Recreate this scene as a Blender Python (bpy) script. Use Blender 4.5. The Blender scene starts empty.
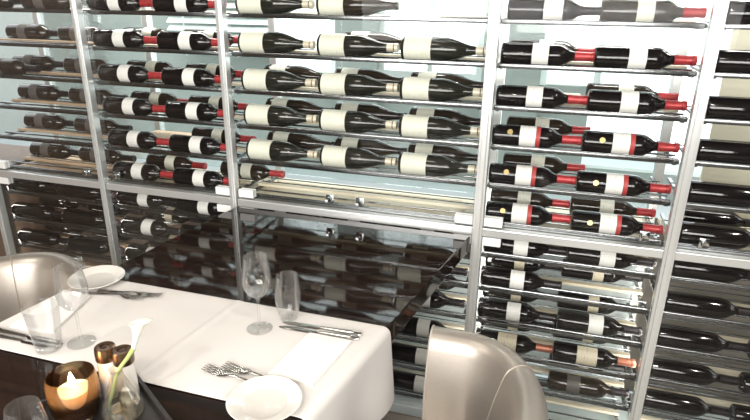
import bpy, bmesh, math, random
from mathutils import Vector, Matrix
random.seed(7)
PI = math.pi
sc = bpy.context.scene
COL = sc.collection

# ---------------------------------------------------------------- materials
def new_mat(name):
    m = bpy.data.materials.new(name); m.use_nodes = True
    return m, m.node_tree, m.node_tree.nodes['Principled BSDF']

def mat(name, col, rough=.5, metal=0., noise=None, nscale=20, bump=0., coat=0., spec=None, stretch=None):
    """noise = second colour mixed in by a noise texture"""
    m, nt, b = new_mat(name)
    b.inputs['Base Color'].default_value = (*col, 1)
    b.inputs['Roughness'].default_value = rough
    b.inputs['Metallic'].default_value = metal
    b.inputs['Coat Weight'].default_value = coat
    b.inputs['Coat Roughness'].default_value = .05
    if spec is not None: b.inputs['Specular IOR Level'].default_value = spec
    tc = nt.nodes.new('ShaderNodeTexCoord'); mp = nt.nodes.new('ShaderNodeMapping')
    nt.links.new(tc.outputs['Object'], mp.inputs['Vector'])
    if stretch: mp.inputs['Scale'].default_value = stretch
    nz = nt.nodes.new('ShaderNodeTexNoise'); nz.inputs['Scale'].default_value = nscale
    nz.inputs['Detail'].default_value = 5
    nt.links.new(mp.outputs['Vector'], nz.inputs['Vector'])
    if noise:
        mx = nt.nodes.new('ShaderNodeMix'); mx.data_type = 'RGBA'
        mx.inputs[6].default_value = (*col, 1); mx.inputs[7].default_value = (*noise, 1)
        rp = nt.nodes.new('ShaderNodeValToRGB'); rp.color_ramp.elements[0].position = .35; rp.color_ramp.elements[1].position = .65
        nt.links.new(nz.outputs['Fac'], rp.inputs['Fac'])
        nt.links.new(rp.outputs['Color'], mx.inputs[0])
        nt.links.new(mx.outputs[2], b.inputs['Base Color'])
    if bump:
        bp = nt.nodes.new('ShaderNodeBump'); bp.inputs['Strength'].default_value = bump; bp.inputs['Distance'].default_value = .002
        nt.links.new(nz.outputs['Fac'], bp.inputs['Height'])
        nt.links.new(bp.outputs['Normal'], b.inputs['Normal'])
    return m

def clear_glass(name, tint=(1, 1, 1), refl=1.0, rough=0.0, ior=1.5, edge=0., cap=1.):
    """thin architectural glass: transparent, with Fresnel reflection"""
    m = bpy.data.materials.new(name); m.use_nodes = True; nt = m.node_tree; nt.nodes.clear()
    out = nt.nodes.new('ShaderNodeOutputMaterial'); mix = nt.nodes.new('ShaderNodeMixShader')
    tr = nt.nodes.new('ShaderNodeBsdfTransparent'); tr.inputs['Color'].default_value = (*tint, 1)
    gl = nt.nodes.new('ShaderNodeBsdfGlossy'); gl.inputs['Roughness'].default_value = rough
    if cap < 1:      # white mixed into the reflection, painting in bright edges of thick curved glass
        df = nt.nodes.new('ShaderNodeBsdfTranslucent'); df.inputs['Color'].default_value = (.95, .95, .93, 1)
        d2 = nt.nodes.new('ShaderNodeBsdfDiffuse'); d2.inputs['Color'].default_value = (.95, .95, .93, 1)
        ms = nt.nodes.new('ShaderNodeMixShader'); nt.links.new(df.outputs[0], ms.inputs[1]); nt.links.new(d2.outputs[0], ms.inputs[2])
        mg = nt.nodes.new('ShaderNodeMixShader'); mg.inputs[0].default_value = .14
        nt.links.new(gl.outputs[0], mg.inputs[1]); nt.links.new(ms.outputs[0], mg.inputs[2]); gl = mg
    fr = nt.nodes.new('ShaderNodeFresnel'); fr.inputs['IOR'].default_value = ior
    mul = nt.nodes.new('ShaderNodeMath'); mul.operation = 'MULTIPLY_ADD'; mul.use_clamp = True
    mul.inputs[1].default_value = refl; mul.inputs[2].default_value = edge
    mn = nt.nodes.new('ShaderNodeMath'); mn.operation = 'MINIMUM'; mn.inputs[1].default_value = cap
    nt.links.new(fr.outputs[0], mul.inputs[0]); nt.links.new(mul.outputs[0], mn.inputs[0]); nt.links.new(mn.outputs[0], mix.inputs[0])
    nt.links.new(tr.outputs[0], mix.inputs[1]); nt.links.new(gl.outputs[0], mix.inputs[2])
    nt.links.new(mix.outputs[0], out.inputs['Surface'])
    return m

M = {}
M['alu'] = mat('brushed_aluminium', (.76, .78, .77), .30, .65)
M['alu_dark'] = mat('dark_steel', (.30, .32, .32), .35, .8)  # dark metal of the head rail
M['chrome'] = mat('polished_chrome', (.62, .64, .64), .16, 1.)
M['rod'] = mat('steel_rod', (.20, .205, .21), .25, 1.)
M['strip'] = mat('pale_wood_strip', (.74, .66, .50), .5, 0, noise=(.82, .75, .60), nscale=14, stretch=(.2, 4, 4))
M['strip_dark'] = mat('brown_wood_strip', (.42, .29, .19), .45, 0, noise=(.52, .38, .26), nscale=14, stretch=(.2, 4, 4))
M['tan'] = mat('tan_board', (.60, .42, .27), .5, 0, noise=(.68, .50, .34), nscale=9, stretch=(.3, 3, 3))
M['block'] = mat('white_hinge_block', (.85, .86, .84), .35)
M['glass_door'] = clear_glass('door_glass', (.985, .99, .985), .14)
M['back_glass'] = clear_glass('frosted_back_glass', (.93, .97, .955), .5)
M['bottle'] = mat('dark_bottle_glass', (.005, .0045, .005), .07, 0, noise=(.009, .007, .007), nscale=6)
M['bottle_brown'] = mat('brown_bottle_glass', (.018, .014, .011), .09, 0, noise=(.030, .022, .016), nscale=5)
M['bottle_green'] = mat('green_bottle_glass', (.012, .014, .011), .08, 0, noise=(.020, .019, .015), nscale=5)
M['red_cap'] = mat('red_foil_capsule', (.36, .028, .035), .35, .3, noise=(.46, .06, .06), nscale=60)
M['dark_cap'] = mat('dark_foil_capsule', (.018, .014, .016), .35, .2)
M['ivory_cap'] = mat('ivory_foil_capsule', (.62, .56, .44), .35, .1)
M['copper_cap'] = mat('copper_foil_capsule', (.42, .16, .10), .35, .4)
M['red_band'] = mat('red_label_band', (.42, .05, .05), .5)
M['gold'] = mat('gold_medal', (.55, .42, .18), .35, .5)
def label_mat(name, base, ink, s=1.):
    m, nt, b = new_mat(name); b.inputs['Roughness'].default_value = .55
    tc = nt.nodes.new('ShaderNodeTexCoord'); mp = nt.nodes.new('ShaderNodeMapping'); mp.inputs['Scale'].default_value = (9, 1.6, 1.6)
    nz = nt.nodes.new('ShaderNodeTexNoise'); nz.inputs['Scale'].default_value = 26*s; nz.inputs['Detail'].default_value = 3
    rp = nt.nodes.new('ShaderNodeValToRGB'); rp.color_ramp.elements[0].position = .60; rp.color_ramp.elements[1].position = .72
    rp.color_ramp.elements[0].color = (*base, 1); rp.color_ramp.elements[1].color = (*ink, 1)
    nt.links.new(tc.outputs['Object'], mp.inputs[0]); nt.links.new(mp.outputs[0], nz.inputs['Vector'])
    nt.links.new(nz.outputs['Fac'], rp.inputs['Fac']); nt.links.new(rp.outputs['Color'], b.inputs['Base Color'])
    return m
M['label_white'] = label_mat('white_paper_label', (.80, .79, .76), (.62, .60, .58))
M['label_cream'] = label_mat('cream_paper_label', (.72, .72, .62), (.58, .57, .48))
M['label_old'] = label_mat('yellowed_paper_label', (.66, .60, .46), (.42, .36, .26))
M['label_grey'] = label_mat('grey_paper_label', (.11, .10, .09), (.20, .19, .17), 2)
M['cloth'] = mat('white_linen', (.66, .635, .605), .8, 0, noise=(.64, .615, .585), nscale=3, bump=.25, spec=.2)
M['napkin'] = mat('white_cotton', (.76, .745, .72), .85, 0, bump=.3, nscale=40, spec=.2)
M['china'] = mat('white_china', (.66, .635, .59), .18, coat=.3)
M['china_well'] = mat('warm_china_well', (.56, .53, .49), .25)
M['steel'] = mat('cutlery_steel', (.55, .52, .48), .2, 1.)
M['glass'] = clear_glass('drinking_glass', (.992, .992, .99), 1.0, .03, 1.5, .0, .32)
M['flask'] = clear_glass('vase_glass', (.95, .94, .91), 1.0, .02, 1.5, .01, .4)
M['water'] = clear_glass('water', (.93, .91, .84), .8, 0, 1.33)
M['table'] = mat('dark_polished_wood', (.010, .007, .006), .045, 0, noise=(.022, .013, .010), nscale=5, stretch=(.5, 6, 6))
M['black_wood'] = mat('black_tray_wood', (.02, .017, .016), .3)
M['leather'] = mat('champagne_leather', (.41, .37, .325), .40, .72, bump=.10, nscale=120, noise=(.395, .355, .31))
M['piping'] = mat('pale_piping', (.60, .55, .49), .4, .4)
M['seam'] = mat('leather_seam', (.44, .39, .335), .4, .5)
M['leg'] = mat('dark_chair_leg', (.03, .022, .02), .35)
M['wax'] = mat('white_wax', (.60, .55, .47), .5); M['wax'].node_tree.nodes['Principled BSDF'].inputs['Subsurface Weight'].default_value = .3
M['wick'] = mat('wick', (.03, .02, .02), .8)
M['brass'] = mat('aged_brass', (.24, .15, .09), .3, .9, noise=(.11, .065, .04), nscale=40)
M['brass_dark'] = mat('dark_bronze', (.07, .04, .03), .4, .6)
M['salt'] = mat('white_salt_glass', (.86, .82, .76), .2, coat=.4)
M['petal'] = mat('white_petal', (.86, .86, .70), .5); M['petal'].node_tree.nodes['Principled BSDF'].inputs['Subsurface Weight'].default_value = .3
M['stem'] = mat('green_stem', (.36, .46, .14), .45, noise=(.48, .55, .22), nscale=30)
M['spadix'] = mat('yellow_spadix', (.75, .62, .2), .6)
# amber candle glass
m = bpy.data.materials.new('amber_glass'); m.use_nodes = True; nt = m.node_tree; nt.nodes.clear()
out = nt.nodes.new('ShaderNodeOutputMaterial'); tr = nt.nodes.new('ShaderNodeBsdfTransparent'); tr.inputs[0].default_value = (.90, .82, .74, 1)
tl = nt.nodes.new('ShaderNodeBsdfTranslucent'); tl.inputs[0].default_value = (.80, .50, .28, 1)
gl = nt.nodes.new('ShaderNodeBsdfGlossy'); gl.inputs['Roughness'].default_value = .05
m1 = nt.nodes.new('ShaderNodeMixShader'); m1.inputs[0].default_value = .20
m2 = nt.nodes.new('ShaderNodeMixShader'); fr = nt.nodes.new('ShaderNodeFresnel'); fr.inputs[0].default_value = 1.5
nt.links.new(tr.outputs[0], m1.inputs[1]); nt.links.new(tl.outputs[0], m1.inputs[2]); nt.links.new(fr.outputs[0], m2.inputs[0])
nt.links.new(m1.outputs[0], m2.inputs[1]); nt.links.new(gl.outputs[0], m2.inputs[2]); nt.links.new(m2.outputs[0], out.inputs[0]); M['amber'] = m
def emis(name, col, s):
    m, nt, b = new_mat(name); b.inputs['Base Color'].default_value = (*col, 1)
    b.inputs['Emission Color'].default_value = (*col, 1); b.inputs['Emission Strength'].default_value = s
    return m
M['flame'] = emis('candle_flame', (1, .80, .48), 30)
M['wall_wood'] = mat('brown_wall_panelling', (.12, .08, .06), .5, 0, noise=(.17, .12, .085), nscale=6, stretch=(6, 6, .4))
M['room_wall'] = mat('taupe_plaster', (.05, .042, .036), .8, noise=(.06, .05, .042), nscale=3)
M['ceiling'] = mat('room_ceiling', (.16, .15, .14), .9)
M['floor'] = mat('beige_floor', (.25, .225, .185), .5, noise=(.28, .25, .21), nscale=2)
M['back_floor'] = mat('pale_terrace_floor', (.30, .335, .335), .7, noise=(.34, .37, .37), nscale=1.2)
M['far_wall'] = mat('grey_green_wall', (.25, .27, .25), .8, noise=(.28, .30, .28), nscale=1.5)
M['back_blue'] = mat('pale_blue_back_panel', (.66, .75, .76), .35, noise=(.72, .80, .81), nscale=3)
M['back_brown'] = mat('brown_back_panel', (.14, .10, .075), .5, noise=(.18, .13, .10), nscale=4)
M['back_cream'] = mat('cream_back_panel', (.62, .60, .48), .5, noise=(.66, .64, .52), nscale=3)
M['back_grey'] = mat('grey_back_panel', (.16, .145, .125), .5)
M['blind'] = mat('white_blind_slat', (.8, .82, .8), .5)

# ---------------------------------------------------------------- mesh helpers
def add_box(bm, x0, x1, y0, y1, z0, z1, bev=0., seg=2):
    r = bmesh.ops.create_cube(bm, size=1)
    for v in r['verts']:
        v.co = Vector(((x0+x1)/2+v.co.x*(x1-x0), (y0+y1)/2+v.co.y*(y1-y0), (z0+z1)/2+v.co.z*(z1-z0)))
    if bev:
        ed = list({e for v in r['verts'] for e in v.link_edges})
        bmesh.ops.bevel(bm, geom=ed, offset=bev, segments=seg, profile=.5, affect='EDGES')

def add_tube(bm, pts, r, n=10, caps=True, rs=None):
    pts = [Vector(p) for p in pts]; rings = []
    up = None
    for i, p in enumerate(pts):
        t = ((pts[min(i+1, len(pts)-1)]-pts[max(i-1, 0)])).normalized()
        if up is None:
            up = Vector((0, 0, 1)) if abs(t.z) < .9 else Vector((1, 0, 0))
        a = t.cross(up).normalized(); b = a.cross(t).normalized(); up = b
        rr = rs[i] if rs else r
        rings.append([bm.verts.new(p + (a*math.cos(2*PI*k/n)+b*math.sin(2*PI*k/n))*rr) for k in range(n)])
    for a, b in zip(rings, rings[1:]):
        for k in range(n): bm.faces.new((a[k], a[(k+1) % n], b[(k+1) % n], b[k]))
    if caps: bm.faces.new(rings[0][::-1]); bm.faces.new(rings[-1])

def add_lathe(bm, prof, n=32, axis='z', closed=False):
    """prof: list of (radius, height). axis 'x' lays it along x."""
    rings = []
    for r, h in prof:
        if r < 1e-6:
            rings.append([bm.verts.new((h, 0, 0) if axis == 'x' else (0, 0, h))]); continue
        ring = []
        for k in range(n):
            a = 2*PI*k/n
            ring.append(bm.verts.new((h, r*math.cos(a), r*math.sin(a)) if axis == 'x' else (r*math.cos(a), r*math.sin(a), h)))
        rings.append(ring)
    pr = list(zip(rings, rings[1:]))
    if closed: pr.append((rings[-1], rings[0]))
    for a, b in pr:
        if len(a) == 1 and len(b) == 1: continue
        for k in range(n):
            k2 = (k+1) % n
            if len(a) == 1: bm.faces.new((a[0], b[k2], b[k]))
            elif len(b) == 1: bm.faces.new((a[k], a[k2], b[0]))
            else: bm.faces.new((a[k], a[k2], b[k2], b[k]))

def mesh(name, fn, m, smooth=True, angle=40):
    bm = bmesh.new(); fn(bm)
    bmesh.ops.recalc_face_normals(bm, faces=bm.faces)
    me = bpy.data.meshes.new(name); bm.to_mesh(me); bm.free()
    me.materials.append(m)
    if smooth:
        for p in me.polygons: p.use_smooth = True
        try: me.set_sharp_from_angle(angle=math.radians(angle))
        except Exception: pass
    return me

def obj(name, me, parent=None, loc=(0, 0, 0), rot=(0, 0, 0)):
    o = bpy.data.objects.new(name, me); COL.objects.link(o)
    if parent: o.parent = parent
    o.location = loc; o.rotation_euler = rot
    return o
def build(name, fn, m, parent=None, loc=(0, 0, 0), rot=(0, 0, 0), **k):
    return obj(name, mesh(name, fn, m, **k), parent, loc, rot)
def tag(o, label, cat, group=None):
    o['label'] = label; o['category'] = cat
    if group: o['group'] = group
    return o
def thing(name, label, cat, loc=(0, 0, 0), rot=(0, 0, 0), group=None):
    return tag(obj(name, None, None, loc, rot), label, cat, group)
def struct(name, fn, m, **k):
    o = build(name, fn, m, **k); o['kind'] = 'structure'; return o
def box(*a, bev=0., seg=2): return lambda bm: add_box(bm, *a, bev=bev, seg=seg)
def lathe(prof, n=32, axis='z', closed=False): return lambda bm: add_lathe(bm, prof, n, axis, closed)

# ---------------------------------------------------------------- the room
XL, XR, YF, ZC = -3.3, 3.0, -3.6, 2.7
FZ = -.13   # floor level
struct('floor', box(XL, XR, YF, .44, FZ-.1, FZ), M['floor'], smooth=False)
struct('ceiling', box(XL, XR, YF, .44, ZC, ZC+.1), M['ceiling'], smooth=False)
struct('wall_left', box(XL-.1, XL, YF, -.01, FZ, ZC), M['wall_wood'], smooth=False)
struct('wall_right', box(XR, XR+.1, YF, .44, FZ, ZC), M['room_wall'], smooth=False)
struct('wall_front', box(XL-.1, XR+.1, YF-.1, YF, FZ, ZC), M['room_wall'], smooth=False)
def pan(bm):
    add_box(bm, XL, -2.54, -.03, .44, FZ, .77)
    add_box(bm, XL, -2.54, -.03, -.005, .77, ZC)
    for i in range(5): add_box(bm, XL+.01+i*.155, XL+.155+i*.155, -.04, -.03, FZ+.01, ZC-.02, .003)
struct('wall_back', pan, M['wall_wood'], smooth=False)
struct('wall_reflection_blocker', box(-2.54, XR, -.03, .44, 1.86, ZC), M['wall_wood'], smooth=False)  # added unseen panel, keeps daylight above the shelves out of the table reflection
# the space behind the wine wall
struct('floor_terrace', box(-9, 6, .45, 5.0, FZ-.1, FZ), M['back_floor'], smooth=False)
def farw(bm):
    add_box(bm, -9, -2.75, 3.5, 3.6, FZ, 3)
    add_box(bm, -2.75, .35, 3.5, 3.6, FZ, .86)
    add_box(bm, .35, 1.55, 3.5, 3.6, FZ, .12)
    add_box(bm, -2.05, -1.62, 3.4, 3.6, FZ, 3)
    add_box(bm, -.62, -.10, 3.4, 3.6, FZ, 3)
    add_box(bm, -2.75, 1.55, 3.5, 3.6, 2.6, 3)
    add_box(bm, 1.55, 6, 3.5, 3.6, FZ, 3)
struct('wall_far', farw, M['far_wall'], smooth=False)
def farf(bm):
    for x in (-2.72, -2.08, -1.59, -.65, -.07, .38, 1.52): add_box(bm, x-.03, x+.03, 3.44, 3.56, .862, 2.6)
    add_box(bm, -1.14, -1.09, 3.44, 3.56, .862, 2.6)
    add_box(bm, -1.56, -.68, 3.44, 3.56, .862, .93)
struct('window_1', farf, M['alu'], smooth=False)

# ---------------------------------------------------------------- wine wall
UP = [1.515, 1.373, 1.231, 1.092, .948, .800]
LO = [.672, .530, .388, .246, .104, -.038]
PX = dict(Z=-2.52, A=-1.87, B=-1.21, C=-.20, D=.447, E=1.10)
UPN = ['top shelf', 'second shelf', 'third shelf', 'fourth shelf', 'fifth shelf', 'sixth shelf']
LON = ['first shelf under rail', 'second shelf under rail', 'third shelf under rail', 'fourth shelf under rail', 'fifth shelf under rail', 'lowest shelf']
BAYS = [('Z', 'A', 'leftmost bay'), ('A', 'B', 'second bay'), ('B', 'C', 'wide middle bay'), ('C', 'D', 'fourth bay'), ('D', 'E', 'rightmost bay')]

fr = thing('steel_frame', 'pale aluminium frame of slim posts and one long rail across the wine wall', 'frame')
for k in 'ZABCDE':
    w = .0185 if k in 'CDE' else .014
    def post(bm, w=w):
        add_box(bm, -w, w, -.028, .006, FZ, 1.86, .002)
        add_box(bm, -w*.45, w*.45, -.036, -.028, FZ, 1.86, .001)
    build('post', post, M['alu'], fr, (PX[k], 0, 0), smooth=False)
    build('post', box(-.0165, .0165, .395, .435, FZ, 1.86, bev=.002), M['alu'], fr, (PX[k], 0, 0), smooth=False)
def rail(bm):
    xs = 'ZABCDE'
    for a, b in zip(xs, xs[1:]): add_box(bm, PX[a]+.017, PX[b]-.017, -.022, .012, .757, .789, .003)
build('rail', rail, M['alu'], fr, smooth=False)
build('plinth', box(PX['Z'], PX['E'], -.01, .38, FZ, FZ+.045, bev=.003), M['back_blue'], fr, smooth=False)
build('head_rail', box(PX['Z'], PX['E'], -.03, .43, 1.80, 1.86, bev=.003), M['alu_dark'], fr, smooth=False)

def hinge_mesh():
    def f(bm):
        add_box(bm, -.034, .034, -.012, .006, -.017, .017, .003)
        add_box(bm, -.034, .034, .010, .018, -.017, .017, .002)
    return mesh('hinge', f, M['block'], smooth=False)
HM = hinge_mesh()
def knob_fn(bm):
    add_box(bm, -.016, .016, -.006, .004, -.017, .017, .002)
    b2 = bmesh.new(); add_lathe(b2, [(0, 0), (.006, 0), (.006, .012), (.0115, .014), (.0125, .020), (.0105, .025), (.005, .024), (0, .0235)], 20)
    bmesh.ops.rotate(b2, verts=b2.verts, cent=(0, 0, 0), matrix=Matrix.Rotation(PI/2, 3, 'X'))
    me = bpy.data.meshes.new('t'); b2.to_mesh(me); b2.free(); bm.from_mesh(me); bpy.data.meshes.remove(me)
KM = mesh('knob', knob_fn, M['chrome'])

def door(parent, x0, x1, z0, z1, hx, hz, kx=None, kz=None):
    d = build('glass_door', box(x0, x1, -.006, 0.002, z0, z1, bev=.0008, seg=1), M['glass_door'], parent, smooth=False)
    for z in hz: obj('hinge', HM, d, (hx, -.004, z))
    if kx is not None: obj('knob', KM, d, (kx, -.008, kz))
    return d

def shelf(parent, x0, x1, z, wood, front=True, board=None):
    def rods(bm):
        for y in (.032, .087):
            add_tube(bm, [(x0, y, z), (x1, y, z)], .004, 8)
        for y in (.20, .255):
            add_tube(bm, [(x0, y, z+.0015), (x1, y, z+.0015)], .0025, 6)
        for x in (x0+.012, x1-.012):
            add_box(bm, x-.006, x+.006, .02, .36, z-.017, z-.008)
        add_box(bm, x0, x1, .012, .016, z-.012, z+.003, .001)
    s = build('shelf', rods, M['rod'], parent)
    build('wood_strip', box(x0+.004, x1-.004, .150, .176, z-.006, z+.006, bev=.002), wood, s, smooth=False)
    return s

BACKS = dict(Z=M['back_brown'], A=M['back_brown'], B=M['back_blue'], C=M['back_blue'], D=M['back_grey'])
for (a, b, nm) in BAYS:
    x0, x1 = PX[a]+.019, PX[b]-.019
    labels = {'Z': 'narrow glazed wine cabinet bay at the wood panelling with dark bottles',
              'A': 'glazed wine cabinet bay behind the left corner of the dark table',
              'B': 'wide glazed wine cabinet bay directly behind the dark table, with two doors',
              'C': 'glazed wine cabinet bay behind the silvery chair, bottles with medals and red capsules',
              'D': 'glazed wine cabinet bay at the right edge with a cream back panel'}
    cab = thing('wine_cabinet', labels[a], 'wine cabinet')
    for i, z in enumerate(UP): shelf(cab, x0, x1, z, M['strip_dark'] if a == 'Z' else M['strip'])
    for i, z in enumerate(LO): shelf(cab, x0, x1, z, M['strip_dark'] if a in 'ZA' else M['strip'])
    # doors
    zt, zb = 1.795, .793
    lt, lb = .753, FZ+.05
    if a == 'B':
        xm = -.735
        door(cab, x0, xm-.002, zb, zt, x0+.035, (.812,), xm-.05, .832)
        door(cab, xm+.002, x1, zb, zt, x1-.035, (.812,), xm+.075, .832)
        door(cab, x0, xm-.002, lb, lt, x0+.035, (.735,))
        door(cab, xm+.002, x1, lb, lt, x1-.035, (.735,))
    elif a in 'ZC':
        door(cab, x0, x1, zb, zt, x0+.035, (.812,), x1-.065, .826)
        door(cab, x0, x1, lb, lt, x0+.035, (.735,))
    elif a == 'A':
        door(cab, x0, x1, zb, zt, x1-.035, (.812,), x0+.055, .826)
        door(cab, x0, x1, lb, lt, x1-.035, (.735,))
    else:
        door(cab, x0, x1, zb, zt, x1-.035, (.812,), x0+.08, .826)
        door(cab, x0, x1, lb, lt, x1-.035, (.735,))
    # back
    build('back_panel', box(x0, x1, .40, .41, FZ+.047, .755), BACKS[a], cab, smooth=False)
    if a == 'D':
        build('upper_back_panel', box(x0+.13, x1, .40, .41, .78, 1.797), M['back_cream'], cab, smooth=False)
    else:
        build('upper_back_panel', box(x0, x1, .40, .406, .78, 1.797), M['back_glass'], cab, smooth=False)
    # bottom board of the upper compartment
    build('bottom_board', box(x0, x1, .02, .36, .757, .772, bev=.002), M['tan'] if a == 'Z' else M['strip'], cab, smooth=False)

# ---------------------------------------------------------------- bottles
def prof_bordeaux(R=.0375, L=.302):
    return [(0, .006), (R*.55, .004), (R*.86, 0), (R*.97, .003), (R, .009), (R, .182), (R*.975, .192), (R*.88, .203), (R*.70, .214),
            (R*.52, .223), (.0160, .232), (.0145, .244), (.0138, .270), (.0138, .288), (.0152, .289), (.0152, .296), (.0135, L), (0, L)]
def prof_burgundy(R=.042, L=.300):
    return [(0, .006), (R*.55, .004), (R*.86, 0), (R*.97, .003), (R, .009), (R, .145), (R*.985, .158), (R*.92, .175), (R*.80, .193),
            (R*.66, .210), (R*.52, .225), (R*.42, .240), (.0152, .256), (.0142, .272), (.0142, .286), (.0156, .287), (.0156, .294), (.0138, L), (0, L)]
def patch(R, x0, x1, a0, a1, n=14, lift=.0006):
    """curved paper label on a lying bottle; angle 0 faces the room (-y), 90 faces up"""
    def f(bm):
        rows = []
        for k in range(n+1):
            a = math.radians(a0+(a1-a0)*k/n)
            r = []
            for x, rr in ((x0, R+lift*.2), (x0+.0004, R+lift), (x1-.0004, R+lift), (x1, R+lift*.2)):
                r.append(bm.verts.new((x, -rr*math.cos(a), rr*math.sin(a))))
            rows.append(r)
        for p, q in zip(rows, rows[1:]):
            for i in range(3): bm.faces.new((p[i], p[i+1], q[i+1], q[i]))
    return f
def disc(R, x, a, rad):
    a = math.radians(a)
    def f(bm):
        c = Vector((x, -(R+.0009)*math.cos(a), (R+.0009)*math.sin(a))); u = Vector((1, 0, 0)); v = Vector((0, math.sin(a), math.cos(a)))
        vs = [bm.verts.new(c+u*rad*math.cos(t*PI/8)+v*rad*math.sin(t*PI/8)) for t in range(16)]
        bm.faces.new(vs)
        n = Vector((0, -math.cos(a), math.sin(a)))
        r = bmesh.ops.extrude_face_region(bm, geom=list(bm.faces))
        for e in r['geom']:
            if isinstance(e, bmesh.types.BMVert): e.co -= n*.0012
    return f
def capsule(R0, x0, x1):
    return [(R0, x0), (R0+.0006, x0+.0008), (.0149, x0+.02), (.0147, x1-.013), (.0163, x1-.012), (.0163, x1-.003), (.0150, x1+.001), (0, x1+.0012)]

TYPES = {}
def btype(key, prof, R, glass, label=None, cap=None, band=None, medal=False, capx=.238, look=''):
    L = []
    L.append(('body', mesh('bottle_body', lathe(prof, 28, 'x'), glass, angle=60)))
    if label:
        x0, x1, mt = label
        L.append(('paper_label', mesh('paper_label', patch(R, x0, x1, -75, 100), mt)))
    if band: L.append(('label_band', mesh('label_band', patch(R, band[0], band[1], -75, 100), M['red_band'])))
    if medal:
        L.append(('medal_sticker', mesh('medal_sticker', disc(R, .062, 25, .0095), M['gold'])))
    if cap: L.append(('capsule', mesh('foil_capsule', lathe(capsule(.0158, capx, .302), 20, 'x'), cap)))
    TYPES[key] = (L, R, look)
bp_, gp_ = prof_bordeaux(), prof_burgundy()
btype('med', bp_, .0375, M['bottle'], (.095, .150, M['label_white']), M['red_cap'], (.151, .165), True, look='black red-capsuled bottle with gold medal')
btype('red', bp_, .0375, M['bottle'], (.102, .155, M['label_white']), M['red_cap'], look='red-capsuled bottle with white label')
btype('redback', bp_, .0375, M['bottle_brown'], (.105, .155, M['label_cream']), M['red_cap'], look='dull bottle with red capsule')
btype('burg', gp_, .042, M['bottle_green'], (.012, .108, M['label_cream']), M['ivory_cap'], look='sloping-shouldered bottle with cream label')
btype('burgback', gp_, .042, M['bottle_brown'], (.03, .10, M['label_cream']), M['dark_cap'], look='brown sloping-shouldered bottle')
btype('low', bp_, .0375, M['bottle'], (.113, .165, M['label_white']), M['dark_cap'], look='black bottle with white label')
btype('lowback', bp_, .0375, M['bottle'], (.118, .158, M['label_old']), M['dark_cap'], look='black bottle with yellowed label')
btype('old', bp_, .0375, M['bottle'], (.088, .162, M['label_old']), M['copper_cap'], look='black bottle with wide yellowed label')
btype('plain', bp_, .0375, M['bottle'], None, M['dark_cap'], look='plain black bottle')
btype('grey', bp_, .0375, M['bottle_brown'], (.07, .12, M['label_grey']), M['dark_cap'], look='brownish black bottle with dark label')
btype('wrap', bp_, .0375, M['bottle'], (.115, .175, M['label_white']), None, look='black bottle with crooked white label')
btype('nocap', gp_, .042, M['bottle_brown'], (.012, .105, M['label_cream']), None, look='brown bottle with cream label')
ZOFF = {.0375: math.sqrt((.0375+.0049)**2-.0275**2), .042: math.sqrt((.042+.0049)**2-.0275**2)}
GROUPS = {}
def bottle(t, x, z, rear, posn, shelfn, bay, tilt=0., roll=None):
    L, R, look = TYPES[t]
    row = 'rear row' if rear else 'front row'
    lab = f"{look}, {row} {posn}, {shelfn} of {bay}"
    y = .2275 if rear else .0595
    zz = z+ZOFF[R]+(.0010 if rear else 0)
    g = f"wine bottles in the {bay}"
    r = tag(obj('wine_bottle', L[0][1], None, (x, y, zz), ((roll if roll is not None else random.uniform(-.25, .25)), 0, tilt)), lab, 'wine bottle', g)
    for nm, me in L[1:]: obj(nm, me, r)
    return r

P2 = ('left', 'right'); P3 = ('left', 'centre', 'right')
def row(t, xs, z, rear, shelfn, bay, names):
    ts = t if isinstance(t, (list, tuple)) else [t]*len(xs)
    for tt, x, n in zip(ts, xs, names):
        if tt: bottle(tt, x+random.uniform(-.001, .001), z, rear, n, shelfn, bay)
# leftmost bay
nb = BAYS[0][2]
ZP = (-2.500, -2.193)
row(['grey', 'grey'], ZP, UP[0], False, UPN[0], nb, P2)
row(['grey', None], ZP, UP[2], False, UPN[2], nb, P2)
for i in (1, 2, 3, 4, 5): row(['grey', 'grey'], ZP, UP[i], True, UPN[i], nb, P2)
for i in range(3):
    row(['plain', 'plain'], ZP, LO[i], False, LON[i], nb, P2)
    row(['plain', 'plain'], ZP, LO[i], True, LON[i], nb, P2)
# second bay
nb = BAYS[1][2]
AP = (-1.849, -1.535)
for i in range(6): row(['red', 'red'], AP, UP[i], False, UPN[i], nb, P2)
for i in (1, 2, 3, 5): row(['redback', 'redback'], (-1.842, -1.535) if i != 5 else (-1.80, -1.40), UP[i], True, UPN[i], nb, P2)
row([None, 'redback'], AP, UP[4], True, UPN[4], nb, P2)
for i in range(3):
    row(['low', 'low'], AP, LO[i], False, LON[i], nb, P2)
    row(['lowback', 'lowback'], AP, LO[i], True, LON[i], nb, P2)
# wide middle bay
nb = BAYS[2][2]
row(['burg', 'nocap', None], (-1.168, -.842, -.522), UP[0], False, UPN[0], nb, P3)
row(['burg', 'burg', 'burg'], (-1.168, -.842, -.522), UP[1], False, UPN[1], nb, P3)
for i in (2, 3, 4):
    row(['burg']*3, (-1.163, -.840, -.522), UP[i], False, UPN[i], nb, P3)
for i in (2, 3, 4):
    row(['burgback']*3, (-1.155, -.84, -.525), UP[i], True, UPN[i], nb, P3)
row([None, 'burgback', None], (-1.10, -.80, -.49), UP[1], True, UPN[1], nb, P3)
for i in range(6):
    row(['low']*3, (-1.165, -.84, -.535), LO[i], False, LON[i], nb, P3)
    row(['lowback', 'lowback', 'lowback'] if i < 3 else [None, 'lowback', None], (-1.15, -.84, -.525), LO[i], True, LON[i], nb, P3)
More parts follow.
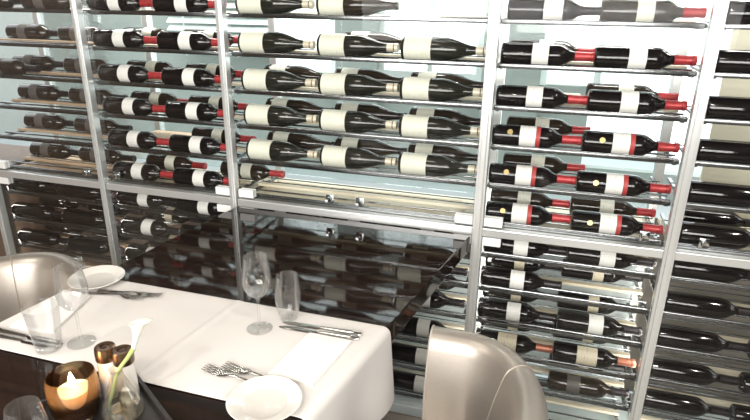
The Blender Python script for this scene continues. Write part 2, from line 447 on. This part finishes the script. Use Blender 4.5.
# fourth bay
nb = BAYS[3][2]
row(['wrap', 'redback'], (-.165, .125), UP[0], False, UPN[0], nb, P2)
row(['red', 'red'], (-.175, .125), UP[1], False, UPN[1], nb, P2)
row(['red', 'red'], (-.178, .122), UP[2], False, UPN[2], nb, P2)
for i in (3, 4, 5):
    row(['med', 'med'], (-.180, .125), UP[i], False, UPN[i], nb, P2)
row(['redback', None], (-.16, .14), UP[1], True, UPN[1], nb, P2)
row([None, 'redback'], (-.16, .125), UP[2], True, UPN[2], nb, P2)
row(['redback', None], (-.145, .14), UP[3], True, UPN[3], nb, P2)
row(['redback', None], (-.145, .14), UP[4], True, UPN[4], nb, P2)
row(['redback', 'redback'], (-.180, .125), UP[5], True, UPN[5], nb, P2)
row(['low', 'low'], (-.179, .126), LO[0], False, LON[0], nb, P2)
row(['low', None], (-.179, .126), LO[1], False, LON[1], nb, P2)
row(['low', 'low'], (-.179, .125), LO[2], False, LON[2], nb, P2)
row(['old', 'old'], (-.179, .125), LO[3], False, LON[3], nb, P2)
for i in range(5):
    row(['lowback', 'lowback'] if i < 4 else [None, 'lowback'], (-.179, .125), LO[i], True, LON[i], nb, P2)
row([None, 'grey'], (-.16, .124), LO[4], False, LON[4], nb, P2)
row(['grey', None], (-.16, .12), LO[5], True, LON[5], nb, P2)
# rightmost bay
nb = BAYS[4][2]
for i in range(6):
    row(['plain', 'plain'], (.478, .79), UP[i], False, UPN[i], nb, P2)
row(['plain'], (.485,), UP[5], True, UPN[5], nb, P2)
row(['plain'], (.485,), UP[0], True, UPN[0], nb, P2)
for i in range(5):
    row(['plain', 'plain'], (.476, .785), LO[i], False, LON[i], nb, P2)

# boards lying on two rear shelves
def board(x0, x1, z, label):
    o = build('wooden_board', box(x0, x1, .13, .30, z+.0065, z+.020, bev=.004), M['tan'], smooth=False)
    return tag(o, label, 'board')
board(-1.80, -1.53, UP[4], 'light tan wooden board lying on the fifth shelf of the second bay')
board(-.16, .11, UP[2], 'light tan wooden board lying on the third shelf of the fourth bay')
# white tray at the bottom of the wide bay
tr_ = build('shallow_crate', lambda bm: [add_box(bm, -1.16, -.30, .27, .285, .773, .785, .001), add_box(bm, -1.17, -1.15, .03, .285, .773, .785, .001), add_box(bm, -.30, -.28, .03, .285, .773, .785, .001), add_box(bm, -1.15, -.30, .08, .27, .773, .777)], M['strip'], smooth=False)
tag(tr_, 'shallow pale wooden crate standing empty on the floor of the wide middle bay', 'crate')

# blinds far behind
def blind(x0, x1, y, z0, z1, label):
    t = thing('venetian_blind', label, 'blind', (x0, y, z0))
    def sl(bm):
        n = int((z1-z0)/.075)
        for k in range(n):
            z = .02+k*.075
            vs = [bm.verts.new(p) for p in ((0, -.03, z), (x1-x0, -.03, z), (x1-x0, .02, z+.045), (0, .02, z+.045), (0, -.03, z+.004), (x1-x0, -.03, z+.004), (x1-x0, .02, z+.049), (0, .02, z+.049))]
            for f in ((0, 1, 2, 3), (7, 6, 5, 4), (0, 4, 5, 1), (1, 5, 6, 2), (2, 6, 7, 3), (3, 7, 4, 0)): bm.faces.new([vs[i] for i in f])
    build('slats', sl, M['blind'], t, smooth=False)
    build('head_rail', box(0, x1-x0, -.03, .03, z1-z0, z1-z0+.05, bev=.003), M['blind'], t, smooth=False)
    build('cord', lambda bm: [add_tube(bm, [(q*(x1-x0), -.035, 0), (q*(x1-x0), -.035, z1-z0)], .004, 6) for q in (.15, .85)], M['blind'], t)
blind(-3.85, -2.45, 3.3, 1.0, 2.3, 'white slatted blind hanging behind the second bay of the wine wall')

# ---------------------------------------------------------------- table
TZ = .76
def slab(pts, z0, z1, bev):
    def f(bm):
        lo = [bm.verts.new((x, y, z0)) for x, y in pts]; hi = [bm.verts.new((x, y, z1)) for x, y in pts]
        n = len(pts)
        bm.faces.new(lo[::-1]); bm.faces.new(hi)
        for i in range(n): bm.faces.new((lo[i], lo[(i+1) % n], hi[(i+1) % n], hi[i]))
        bmesh.ops.bevel(bm, geom=[e for e in bm.edges], offset=bev, segments=2, profile=.5, affect='EDGES')
    return f
tb = thing('dining_table', 'long glossy dark brown table pushed end-on against the wine wall', 'table', (-.85, -.9, FZ))
TP = [(-1.193, -.0375), (-.2215, -.0375), (-.222-.172*1.56, -1.6), (-1.193-.125*1.56, -1.6)]
loc = lambda P: [(x+.85, y+.9) for x, y in P]
build('tabletop', slab(loc(TP), TZ-.062, TZ, .004), M['table'], tb, smooth=False)
build('pedestal', box(-.16, .16, -.35, .35, FZ+.03, TZ-.062, bev=.006), M['table'], tb, smooth=False)
build('foot_plate', box(-.24, .24, -.42, .42, FZ, FZ+.03, bev=.006), M['table'], tb, smooth=False)

for c_ in tb.children: c_.location.z -= FZ

# runner draped over the right-hand edge of the table
def edge_x(y, left=False):
    return (-1.193+.125*(y+.04)) if left else (-.222+.172*(y+.04))
def runner(bm):
    ys = [-.737-(1.13-.737)*j/16 for j in range(17)]
    prof = []     # (offset from edge, z)
    th = .003
    for j, y in enumerate(ys):
        pass
    rows = []
    for j, y in enumerate(ys):
        xe = edge_x(y); xl = edge_x(y, True)
        pts = []
        # left overhang
        for k in range(4): pts.append((xl-.012-.004*(3-k), TZ-.19+.045*k*1.3))
        pts.append((xl-.010, TZ-.01)); pts.append((xl-.002, TZ+th))
        n = 110
        for k in range(1, n):
            x = xl+(xe-.012-xl)*k/n
            pts.append((x, TZ+th))
        R_ = .022
        xr = xe+.008
        for k in range(6):
            a = PI/2*(1-k/5); pts.append((xe-.012+R_*math.cos(a), TZ+th-R_+R_*math.sin(a)))
        fl = .012*math.sin(j*.55+.4)
        for k in range(1, 9):
            t = k/8
            pts.append((xe-.012+R_+.010*t+fl*t, TZ+th-R_-.205*t))
        rows.append([bm.verts.new((x, y, z)) for x, z in pts])
    for a, b in zip(rows, rows[1:]):
        for k in range(len(a)-1): bm.faces.new((a[k], a[k+1], b[k+1], b[k]))
    # two ironed fold creases across the cloth
    for v in bm.verts:
        if v.co.z > TZ:
            c = -.805+.12*(v.co.y+.95)
            v.co.z += .0028*math.exp(-((v.co.x-c)/.007)**2)
cl = build('table_runner', runner, M['cloth'])
md = cl.modifiers.new('sol', 'SOLIDIFY'); md.thickness = .0022; md.offset = 1
md = cl.modifiers.new('sub', 'SUBSURF'); md.levels = 1; md.render_levels = 2
tag(cl, 'white linen runner laid across the dark table and hanging over its edge', 'tablecloth')
CZ = TZ+.0055

# ---------------------------------------------------------------- plates
def plate(loc, label):
    t = tag(build('side_plate', lathe([(0, .004), (.040, .004), (.046, .001), (.050, .003), (.060, .009), (.078, .0155), (.0795, .017), (.078, .018), (.060, .0125), (.050, .0075), (.046, .0062), (0, .0062)], 48), M['china'], loc=loc), label, 'plate', 'white side plates')
    build('well', lathe([(0, .0066), (.046, .0066), (.0475, .0073)], 48), M['china_well'], t)
    return t
plate((-.503, -1.118, CZ), 'white side plate by the forks near the bright folded napkin')
plate((-1.240, -.770, CZ), 'white side plate at the champagne chair end, beside the wine wall')

# ---------------------------------------------------------------- napkins
def napkin(quad, label, rot=0):
    (x0, y0), (x1, y1), (x2, y2), (x3, y3) = quad
    def f(bm):
        n = 10
        for layer in range(3):
            zb = layer*.0028; ins = layer*.0015
            g = []
            for i in range(n+1):
                r = []
                for j in range(n+1):
                    u, v = i/n, j/n
                    x = (x0*(1-u)+x1*u)*(1-v)+(x3*(1-u)+x2*u)*v
                    y = (y0*(1-u)+y1*u)*(1-v)+(y3*(1-u)+y2*u)*v
                    cx, cy = (x0+x1+x2+x3)/4, (y0+y1+y2+y3)/4
                    x += (cx-x)*ins*4; y += (cy-y)*ins*4
                    e = min(u, 1-u, v, 1-v)
                    puff = .0022*min(1, e*6) + .0008*math.sin(u*9+layer)*math.sin(v*5)
                    r.append((x, y, zb, zb+.0022+puff*(1 if layer == 2 else .2)))
                g.append(r)
            lo = [[bm.verts.new((p[0], p[1], p[2])) for p in r] for r in g]
            hi = [[bm.verts.new((p[0], p[1], p[3])) for p in r] for r in g]
            for i in range(n):
                for j in range(n):
                    bm.faces.new((hi[i][j], hi[i+1][j], hi[i+1][j+1], hi[i][j+1]))
                    bm.faces.new((lo[i][j], lo[i][j+1], lo[i+1][j+1], lo[i+1][j]))
            for i in range(n):
                bm.faces.new((lo[i][0], lo[i+1][0], hi[i+1][0], hi[i][0])); bm.faces.new((lo[i][n], hi[i][n], hi[i+1][n], lo[i+1][n]))
                bm.faces.new((lo[0][i], hi[0][i], hi[0][i+1], lo[0][i+1])); bm.faces.new((lo[n][i], lo[n][i+1], hi[n][i+1], hi[n][i]))
    return tag(build('folded_napkin', f, M['napkin'], loc=(0, 0, CZ)), label, 'napkin', 'folded napkins')
napkin([(-.520, -.838), (-.404, -.840), (-.430, -1.032), (-.545, -1.030)], 'white folded napkin lying between the forks and two knives of the nearer chair')
napkin([(-1.285, -.850), (-1.185, -.858), (-1.140, -1.035), (-1.268, -1.050)], 'white folded napkin beside the tall glasses at the champagne chair end')

# ---------------------------------------------------------------- cutlery (local: tip at +x, handle end at 0, lying on z=0)
def strip_mesh(bm, sec):
    """sec: list of (x, halfwidth, zbottom, thickness)"""
    rings = []
    for x, w, z, t in sec:
        rings.append([bm.verts.new((x, -w, z+t*.4)), bm.verts.new((x, -w*.5, z)), bm.verts.new((x, w*.5, z)), bm.verts.new((x, w, z+t*.4)), bm.verts.new((x, w*.5, z+t)), bm.verts.new((x, -w*.5, z+t))])
    for a, b in zip(rings, rings[1:]):
        for k in range(6): bm.faces.new((a[k], a[(k+1) % 6], b[(k+1) % 6], b[k]))
    bm.faces.new(rings[0][::-1]); bm.faces.new(rings[-1])
def knife_blade(bm): strip_mesh(bm, [(.112, .0055, .001, .003), (.120, .009, .0008, .0018), (.17, .0098, .0008, .0014), (.200, .0085, .0008, .0012), (.216, .004, .0008, .001), (.220, .001, .0008, .0008)])
def knife_handle(bm): strip_mesh(bm, [(0, .004, 0, .004), (.003, .0075, 0, .0065), (.03, .0075, 0, .007), (.08, .0058, .0002, .006), (.112, .0052, .0005, .005)])
def fork_handle(bm): strip_mesh(bm, [(0, .004, 0, .002), (.004, .0085, 0, .003), (.03, .0075, .0003, .003), (.08, .0040, .003, .003), (.115, .0032, .006, .003), (.130, .0048, .006, .0025)])
def fork_head(bm):
    strip_mesh(bm, [(.128, .0046, .0062, .0022), (.136, .0105, .0045, .002), (.148, .0128, .0025, .002), (.156, .0128, .0018, .0018)])
    for k in range(4):
        y = -.0105+k*.007
        strip2 = [(.155, .0019, .0018, .0018), (.175, .0015, .0022, .0016), (.196, .0012, .0052, .0014), (.202, .0006, .0062, .001)]
        rings = []
        for x, w, z, t in strip2:
            rings.append([bm.verts.new((x, y-w, z)), bm.verts.new((x, y+w, z)), bm.verts.new((x, y+w, z+t)), bm.verts.new((x, y-w, z+t))])
        for a, b in zip(rings, rings[1:]):
            for q in range(4): bm.faces.new((a[q], a[(q+1) % 4], b[(q+1) % 4], b[q]))
        bm.faces.new(rings[0][::-1]); bm.faces.new(rings[-1])
KB, KH = mesh('knife_blade', knife_blade, M['steel'], angle=30), mesh('knife_handle', knife_handle, M['steel'], angle=60)
FH, FT = mesh('fork_handle', fork_handle, M['steel'], angle=60), mesh('fork_head', fork_head, M['steel'], angle=30)
def knife(tail, tip, label):
    a = math.atan2(tip[1]-tail[1], tip[0]-tail[0])
    t = thing('table_knife', label, 'knife', (tail[0], tail[1], CZ), (0, 0, a), 'table knives')
    obj('handle', KH, t); obj('blade', KB, t)
def fork(tail, tip, label, z=0.):
    a = math.atan2(tip[1]-tail[1], tip[0]-tail[0])
    t = thing('table_fork', label, 'fork', (tail[0], tail[1], CZ+z), (0, 0, a), 'table forks')
    obj('handle', FH, t); obj('head', FT, t)
knife((-.392, -.798), (-.612, -.806), 'steel knife above the bright napkin, the one closer to the wine wall')
knife((-.392, -.819), (-.600, -.828), 'steel knife lying right along the edge of the bright napkin')
fork((-.495, -1.068), (-.693, -1.046), 'steel fork near the front plate, its tines further out', 0)
fork((-.456, -1.047), (-.654, -1.024), 'steel fork closer to the bright napkin, handle tucked towards the plate', 0.0)
knife((-1.300, -1.068), (-1.118, -1.068), 'steel knife beside the far napkin, touching the row behind the tumbler')
knife((-1.300, -1.090), (-1.115, -1.084), 'steel knife nearest the runner edge at the champagne chair end')
fork((-1.235, -.838), (-1.060, -.818), 'steel fork reaching out from under the far side plate', 0)
fork((-1.200, -.815), (-1.040, -.795), 'steel fork by the far side plate, closer to the wine wall', 0)

# ---------------------------------------------------------------- glasses
wine_prof_out = [(.0, .0), (.033, .0), (.034, .0012), (.030, .003), (.012, .006), (.0045, .012), (.0038, .03), (.0036, .075), (.0045, .088), (.010, .094), (.022, .102), (.032, .116), (.0365, .134), (.0368, .150), (.034, .175), (.0300, .200), (.0295, .2065)]
wine_prof_in = [(.0285, .2065), (.0290, .200), (.0330, .175), (.0357, .150), (.0354, .134), (.031, .117), (.021, .104), (.008, .0965), (0, .0955)]
def wineglass(loc, label):
    t = thing('wine_glass', label, 'glass', loc, group='stemmed wine glasses')
    k = 8
    build('foot', lathe([(0, 0), (.033, 0), (.034, .0012), (.030, .003), (.012, .006), (.005, .011), (0, .011)], 40), M['glass'], t)
    build('stem', lathe([(0, .011), (.005, .011), (.0038, .03), (.0036, .075), (.0045, .088), (0, .0885)], 16), M['glass'], t)
    build('bowl', lathe([(0, .0885)]+wine_prof_out[8:]+wine_prof_in, 48), M['glass'], t)
wineglass((-.655, -.852, CZ), 'empty stemmed wine glass standing beside a tumbler near the two knives')
wineglass((-1.044, -1.046, CZ), 'empty stemmed wine glass at the champagne chair end of the runner')
tum = [(0, 0), (.021, 0), (.0235, .002), (.028, .018), (.0335, .045), (.0355, .066), (.034, .090), (.0305, .115), (.0285, .128), (.0275, .128), (.0295, .115), (.0328, .090), (.0343, .066), (.0322, .045), (.0267, .019), (.021, .010), (0, .009)]
def tumbler(loc, label, flare=False):
    pr = tum
    if flare: pr = [(0, 0), (.026, 0), (.029, .002), (.031, .020), (.035, .060), (.0385, .100), (.040, .118), (.039, .118), (.0373, .100), (.0337, .060), (.0297, .022), (.026, .009), (0, .008)]
    return tag(build('tumbler', lathe(pr, 48), M['glass'], loc=loc), label, 'glass', 'water tumblers')
tumbler((-.606, -.780, CZ), 'empty rounded tumbler beside the wine glass, closest to the wine wall')
tumbler((-1.098, -1.092, CZ), 'empty straight tumbler standing across the knives at the far setting', True)
tumbler((-.837, -1.385, TZ+.0005), 'empty tumbler in front of the candle, only its rim in the frame')

# ---------------------------------------------------------------- tray with candle, mills, vase
TX, TY = .155, .098
tray = tag(build('serving_tray', lambda bm: [add_box(bm, -TX, TX, -TY, TY, 0, .008, .002), add_box(bm, -TX, TX, -TY-.008, -TY+.002, 0, .020, .002), add_box(bm, -TX, TX, TY-.002, TY+.008, 0, .020, .002), add_box(bm, -TX-.008, -TX+.002, -TY-.008, TY+.008, 0, .020, .002), add_box(bm, TX-.002, TX+.008, -TY-.008, TY+.008, 0, .020, .002)],
           M['black_wood'], loc=(-.768, -1.279, TZ), rot=(0, 0, -.56), smooth=False), 'small black wooden tray under the candle, vase and two mills', 'tray')
TT = TZ+.0082
# candle holder
ch = thing('candle_holder', 'glowing amber glass cup with a lit tealight on the black tray', 'candle holder', (-.851, -1.264, TT))
build('cup', lathe([(0, 0), (.034, 0), (.040, .004), (.046, .025), (.0490, .055), (.0475, .085), (.0440, .100), (.0425, .100), (.046, .085), (.0472, .055), (.0442, .027), (.036, .010), (0, .010)], 48), M['amber'], ch)
cw = build('candle', lathe([(0, .012), (.031, .012), (.033, .016), (.033, .060), (.0315, .064), (.022, .062), (0, .061)], 32), M['wax'], ch)
build('wick', lambda bm: add_tube(bm, [(0, 0, .061), (.001, 0, .067), (0, 0, .071)], .0008, 6), M['wick'], cw)
build('flame', lathe([(0, .066), (.0042, .069), (.0075, .075), (.0070, .083), (.0038, .094), (0, .104)], 16), M['flame'], cw)
# mills
def mill(loc, label, body):
    t = thing('pepper_mill' if body is not M['salt'] else 'salt_mill', label, 'mill', loc, group='two small mills on the tray')
    build('body', lathe([(0, 0), (.0195, 0), (.021, .002), (.0205, .04), (.019, .088), (0, .088)], 32), body, t)
    build('collar', lathe([(0, .088), (.0195, .088), (.0212, .090), (.0216, .108), (.0205, .118), (.0185, .1195), (.010, .1185), (.0095, .112), (0, .1115)], 32), M['brass'], t)
    build('cap', lathe([(0, .1125), (.0085, .1125), (.0085, .1165), (.007, .1175), (0, .1175)], 20), M['brass_dark'], t)
mill((-.832, -1.186, TT), 'white-bodied mill with bronze cap, beside the candle', M['salt'])
mill((-.789, -1.185, TT), 'mill with bronze cap standing right behind the glass vase', M['salt'])
# vase and calla
vs = thing('bud_vase', 'small conical clear glass vase on the black tray', 'vase', (-.766, -1.232, TT))
build('flask', lathe([(0, 0), (.034, 0), (.0385, .003), (.0400, .012), (.036, .030), (.028, .052), (.019, .076), (.0130, .094), (.0120, .102), (.0145, .110), (.0135, .110), (.0110, .102), (.0120, .094), (.018, .076), (.027, .052), (.035, .030), (.0388, .012), (.036, .006), (0, .005)], 40), M['flask'], vs)
build('water', lathe([(0, .0055), (.0355, .0065), (.0380, .012), (.0345, .030), (0, .030)], 40), M['water'], vs)
fl = thing('calla_lily', 'single white calla lily on a green stem leaning out of the vase', 'flower', (-.766, -1.232, TT))
SP = [(-.032, -.004, .011), (-.022, -.002, .040), (-.008, .001, .080), (.004, .005, .108), (.020, .012, .130), (.032, .020, .150)]
build('stem', lambda bm: add_tube(bm, SP, .0035, 10, rs=[.0032, .0036, .0036, .0036, .004, .005]), M['stem'], fl)
def calla(bm):
    n, mrow = 28, 12
    rows = []
    for i in range(mrow+1):
        t = i/mrow
        r = .0045+.0050*t+.016*t**4
        z = .075*t
        row_ = []
        for k in range(n):
            a = 2*PI*k/n
            lift = .022*t**3*(math.cos(a)*.5+.5)
            rr = r*(1+.35*t**3*max(0, math.cos(a)))
            row_.append(bm.verts.new((rr*math.cos(a), rr*math.sin(a), z+lift-.008*t**6)))
        rows.append(row_)
    for a, b in zip(rows, rows[1:]):
        for k in range(n): bm.faces.new((a[k], a[(k+1) % n], b[(k+1) % n], b[k]))
    bm.faces.new(rows[0][::-1])
pe = build('bloom', calla, M['petal'], fl, (.031, .0195, .147), (-.25, .30, .6))
pe.scale = (.74, .74, .74)
md = pe.modifiers.new('sol', 'SOLIDIFY'); md.thickness = .0009
build('spadix', lambda bm: add_tube(bm, [(0, 0, .01), (0, 0, .03), (0, 0, .062)], .003, 10, rs=[.002, .003, .0018]), M['spadix'], pe)

# ---------------------------------------------------------------- tub chairs (local: front +x, back -x)
def chair_path(n=56, x_tip=.105):
    """plan curve of the shell's outer face moved inward by off; returns points from the far tip round the back to the near tip"""
    b, a, xc, e = .34, .245, .02, 2.25
    pts = []
    m_ = 8
    for i in range(m_): pts.append((x_tip+(xc-x_tip)*i/m_, b))
    for i in range(n+1):
        t = PI*i/n
        c, s = math.cos(t), math.sin(t)
        pts.append((xc-a*abs(s)**(2/e), b*(abs(c)**(2/e))*(1 if c >= 0 else -1)))
    for i in range(1, m_+1): pts.append((xc+(x_tip-xc)*i/m_, -b))
    out = []
    for i, p in enumerate(pts):
        q0, q1 = pts[max(0, i-1)], pts[min(len(pts)-1, i+1)]
        tx, ty = q1[0]-q0[0], q1[1]-q0[1]; l = math.hypot(tx, ty) or 1
        nx, ny = -ty/l, tx/l
        out.append((p, (nx, ny)))
    return out
def shell_section(T=.085, z0=.30, z1=.70):
    r = T/2
    sec = [(0.004, z0), (0, z0+.05), (0, z1-r-.06), (0, z1-r)]
    for k in range(1, 8):
        a = PI*k/8; sec.append((r-r*math.cos(a), z1-r+r*math.sin(a)))
    sec += [(T+.004, z1-r-.004), (T+.020, z1-r-.06), (T+.036, z1-r-.13), (T+.040, z0+.0)]
    return sec
def tub_chair(loc, rz, label, x_tip=.105):
    t = thing('tub_chair', label, 'chair', loc, (0, 0, rz), 'champagne leather tub chairs')
    path = chair_path(x_tip=x_tip)
    sec = shell_section()
    def f(bm):
        rings = []
        N = len(path)
        for (p, n) in path:
            rings.append([bm.verts.new((p[0]+n[0]*o, p[1]+n[1]*o, z)) for o, z in sec])
        for a, b in zip(rings, rings[1:]):
            for k in range(len(sec)-1): bm.faces.new((a[k], a[k+1], b[k+1], b[k]))
            bm.faces.new((a[-1], a[0], b[0], b[-1]))
        bm.faces.new(rings[0][::-1]); bm.faces.new(rings[-1])
    sh = build('backrest', f, M['leather'], t, angle=50)
    for i in (0, 25, len(path)-1-25, len(path)-1):
        p, n = path[i]
        pts = [(p[0]+n[0]*o, p[1]+n[1]*o, z+.0005) for o, z in sec]
        build('piping', lambda bm: add_tube(bm, pts, .0028 if i in (0, len(path)-1) else .0018, 6), M['piping'] if i in (0, len(path)-1) else M['seam'], sh)
    def seat(bm):
        inner = [(p[0]+n[0]*.12, p[1]+n[1]*.12) for p, n in path]
        out = [(.24, .17), (.22, .205)]+[q for q in inner]+[(.22, -.205), (.24, -.17)]
        lo = [bm.verts.new((x, y, .33)) for x, y in out]; hi = [bm.verts.new((x, y, .445)) for x, y in out]
        bm.faces.new(lo); top = bm.faces.new(hi[::-1])
        n = len(out)
        for i in range(n): bm.faces.new((lo[i], hi[i], hi[(i+1) % n], lo[(i+1) % n]))
    build('seat', seat, M['leather'], t, angle=50)
    build('seat_frame', box(-.16, .24, -.23, .23, .29, .33, bev=.004), M['leg'], t, smooth=False)
    for x, y in ((.20, .19), (.20, -.19), (-.12, .19), (-.12, -.19)):
        build('leg', lambda bm: add_tube(bm, [(x, y, .29), (x*1.05, y*1.05, FZ)], .016, 12, rs=[.019, .012]), M['leg'], t)
    for c_ in t.children: c_.location.z -= FZ
    return t
tub_chair((-.14, -.90, FZ), PI, 'champagne leather tub chair in front of the wine wall, near the hanging runner end')
tub_chair((-1.70, -.83, FZ), -.34, 'champagne leather tub chair at the far table end by the wood panelling', .15)

# ---------------------------------------------------------------- light
w = bpy.data.worlds.new('world'); sc.world = w; w.use_nodes = True
bg = w.node_tree.nodes['Background']; bg.inputs[0].default_value = (.93, .97, 1, 1); bg.inputs[1].default_value = 2.2
def area(name, loc, size, power, col, rot=(0, 0, 0), sy=None):
    l = bpy.data.lights.new(name, 'AREA'); l.energy = power; l.color = col; l.size = size
    if sy: l.shape = 'RECTANGLE'; l.size_y = sy
    o = bpy.data.objects.new(name, l); COL.objects.link(o); o.location = loc; o.rotation_euler = rot
    return o
# ceiling lamps over the tables and an added key light behind the camera
area('ceiling_lamp', (-.9, -1.0, 2.66), .5, 5, (1, .93, .84))
for p_ in ((-2.0, -1.9), (.6, -2.0), (-.6, -2.9), (1.4, -.9)): area('ceiling_lamp', (*p_, 2.66), .10, 12, (1, .93, .84))
area('room_key_light', (-.2, -3.45, 1.75), 3.2, 100, (1, .97, .935), (math.radians(86), 0, 0), 1.1)
for x in (-2.15, -1.5, -.7, .15, .8):
    area('cabinet_lamp', (x, .30, 1.79), .45, 3.0, (1, .98, .94), sy=.06)
for k in 'ZABCDE':       # added fill lights, unseen behind the lower posts, to brighten the shelves
    for sgn in (-1, 1):
        if (k, sgn) in (('Z', -1), ('E', 1)): continue
        o = area('shelf_fill_light', (PX[k]+sgn*.006, .035, .33), .012, .7, (1, .96, .88), sy=.80)
        n_ = Vector((sgn*.62, .78, 0)); zz_ = Vector((0, 0, 1)); xx_ = zz_.cross(-n_).normalized()
        o.rotation_euler = Matrix((xx_, zz_, -n_)).transposed().to_euler()
l = bpy.data.lights.new('flame_light', 'POINT'); l.energy = .2; l.color = (1, .62, .28); l.shadow_soft_size = .008
o = bpy.data.objects.new('flame_light', l); COL.objects.link(o); o.location = (-.851, -1.264, TT+.092)

# ---------------------------------------------------------------- camera
F, PIT, YAW, ROL, H, D = 571.11, .35467, -.29218, .013144, 1.5763, 2.0
cp, sp, cy, sy = math.cos(PIT), math.sin(PIT), math.cos(YAW), math.sin(YAW)
fw = Vector((sy*cp, cy*cp, -sp)); r = Vector((cy, -sy, 0)); u = r.cross(fw)
r2 = r*math.cos(ROL)+u*math.sin(ROL); u2 = -r*math.sin(ROL)+u*math.cos(ROL)
cam = bpy.data.cameras.new('camera'); co = bpy.data.objects.new('camera', cam); COL.objects.link(co)
Mx = Matrix((r2, u2, -fw)).transposed().to_4x4(); Mx.translation = Vector((0, -D, H)); co.matrix_world = Mx
cam.sensor_width = 36; cam.lens = F/750*36; cam.clip_start = .05
sc.camera = co
vs_ = sc.view_settings
sc.display_settings.display_device = 'sRGB'
vs_.view_transform = 'Standard'; vs_.look = 'None'; vs_.gamma = 1; vs_.exposure = .70; vs_.use_curve_mapping = False
cyc = sc.cycles; cyc.use_denoising = True; cyc.max_bounces = 10; cyc.transparent_max_bounces = 24; cyc.glossy_bounces = 5; cyc.caustics_reflective = False; cyc.caustics_refractive = False
cyc.sample_clamp_indirect = 6
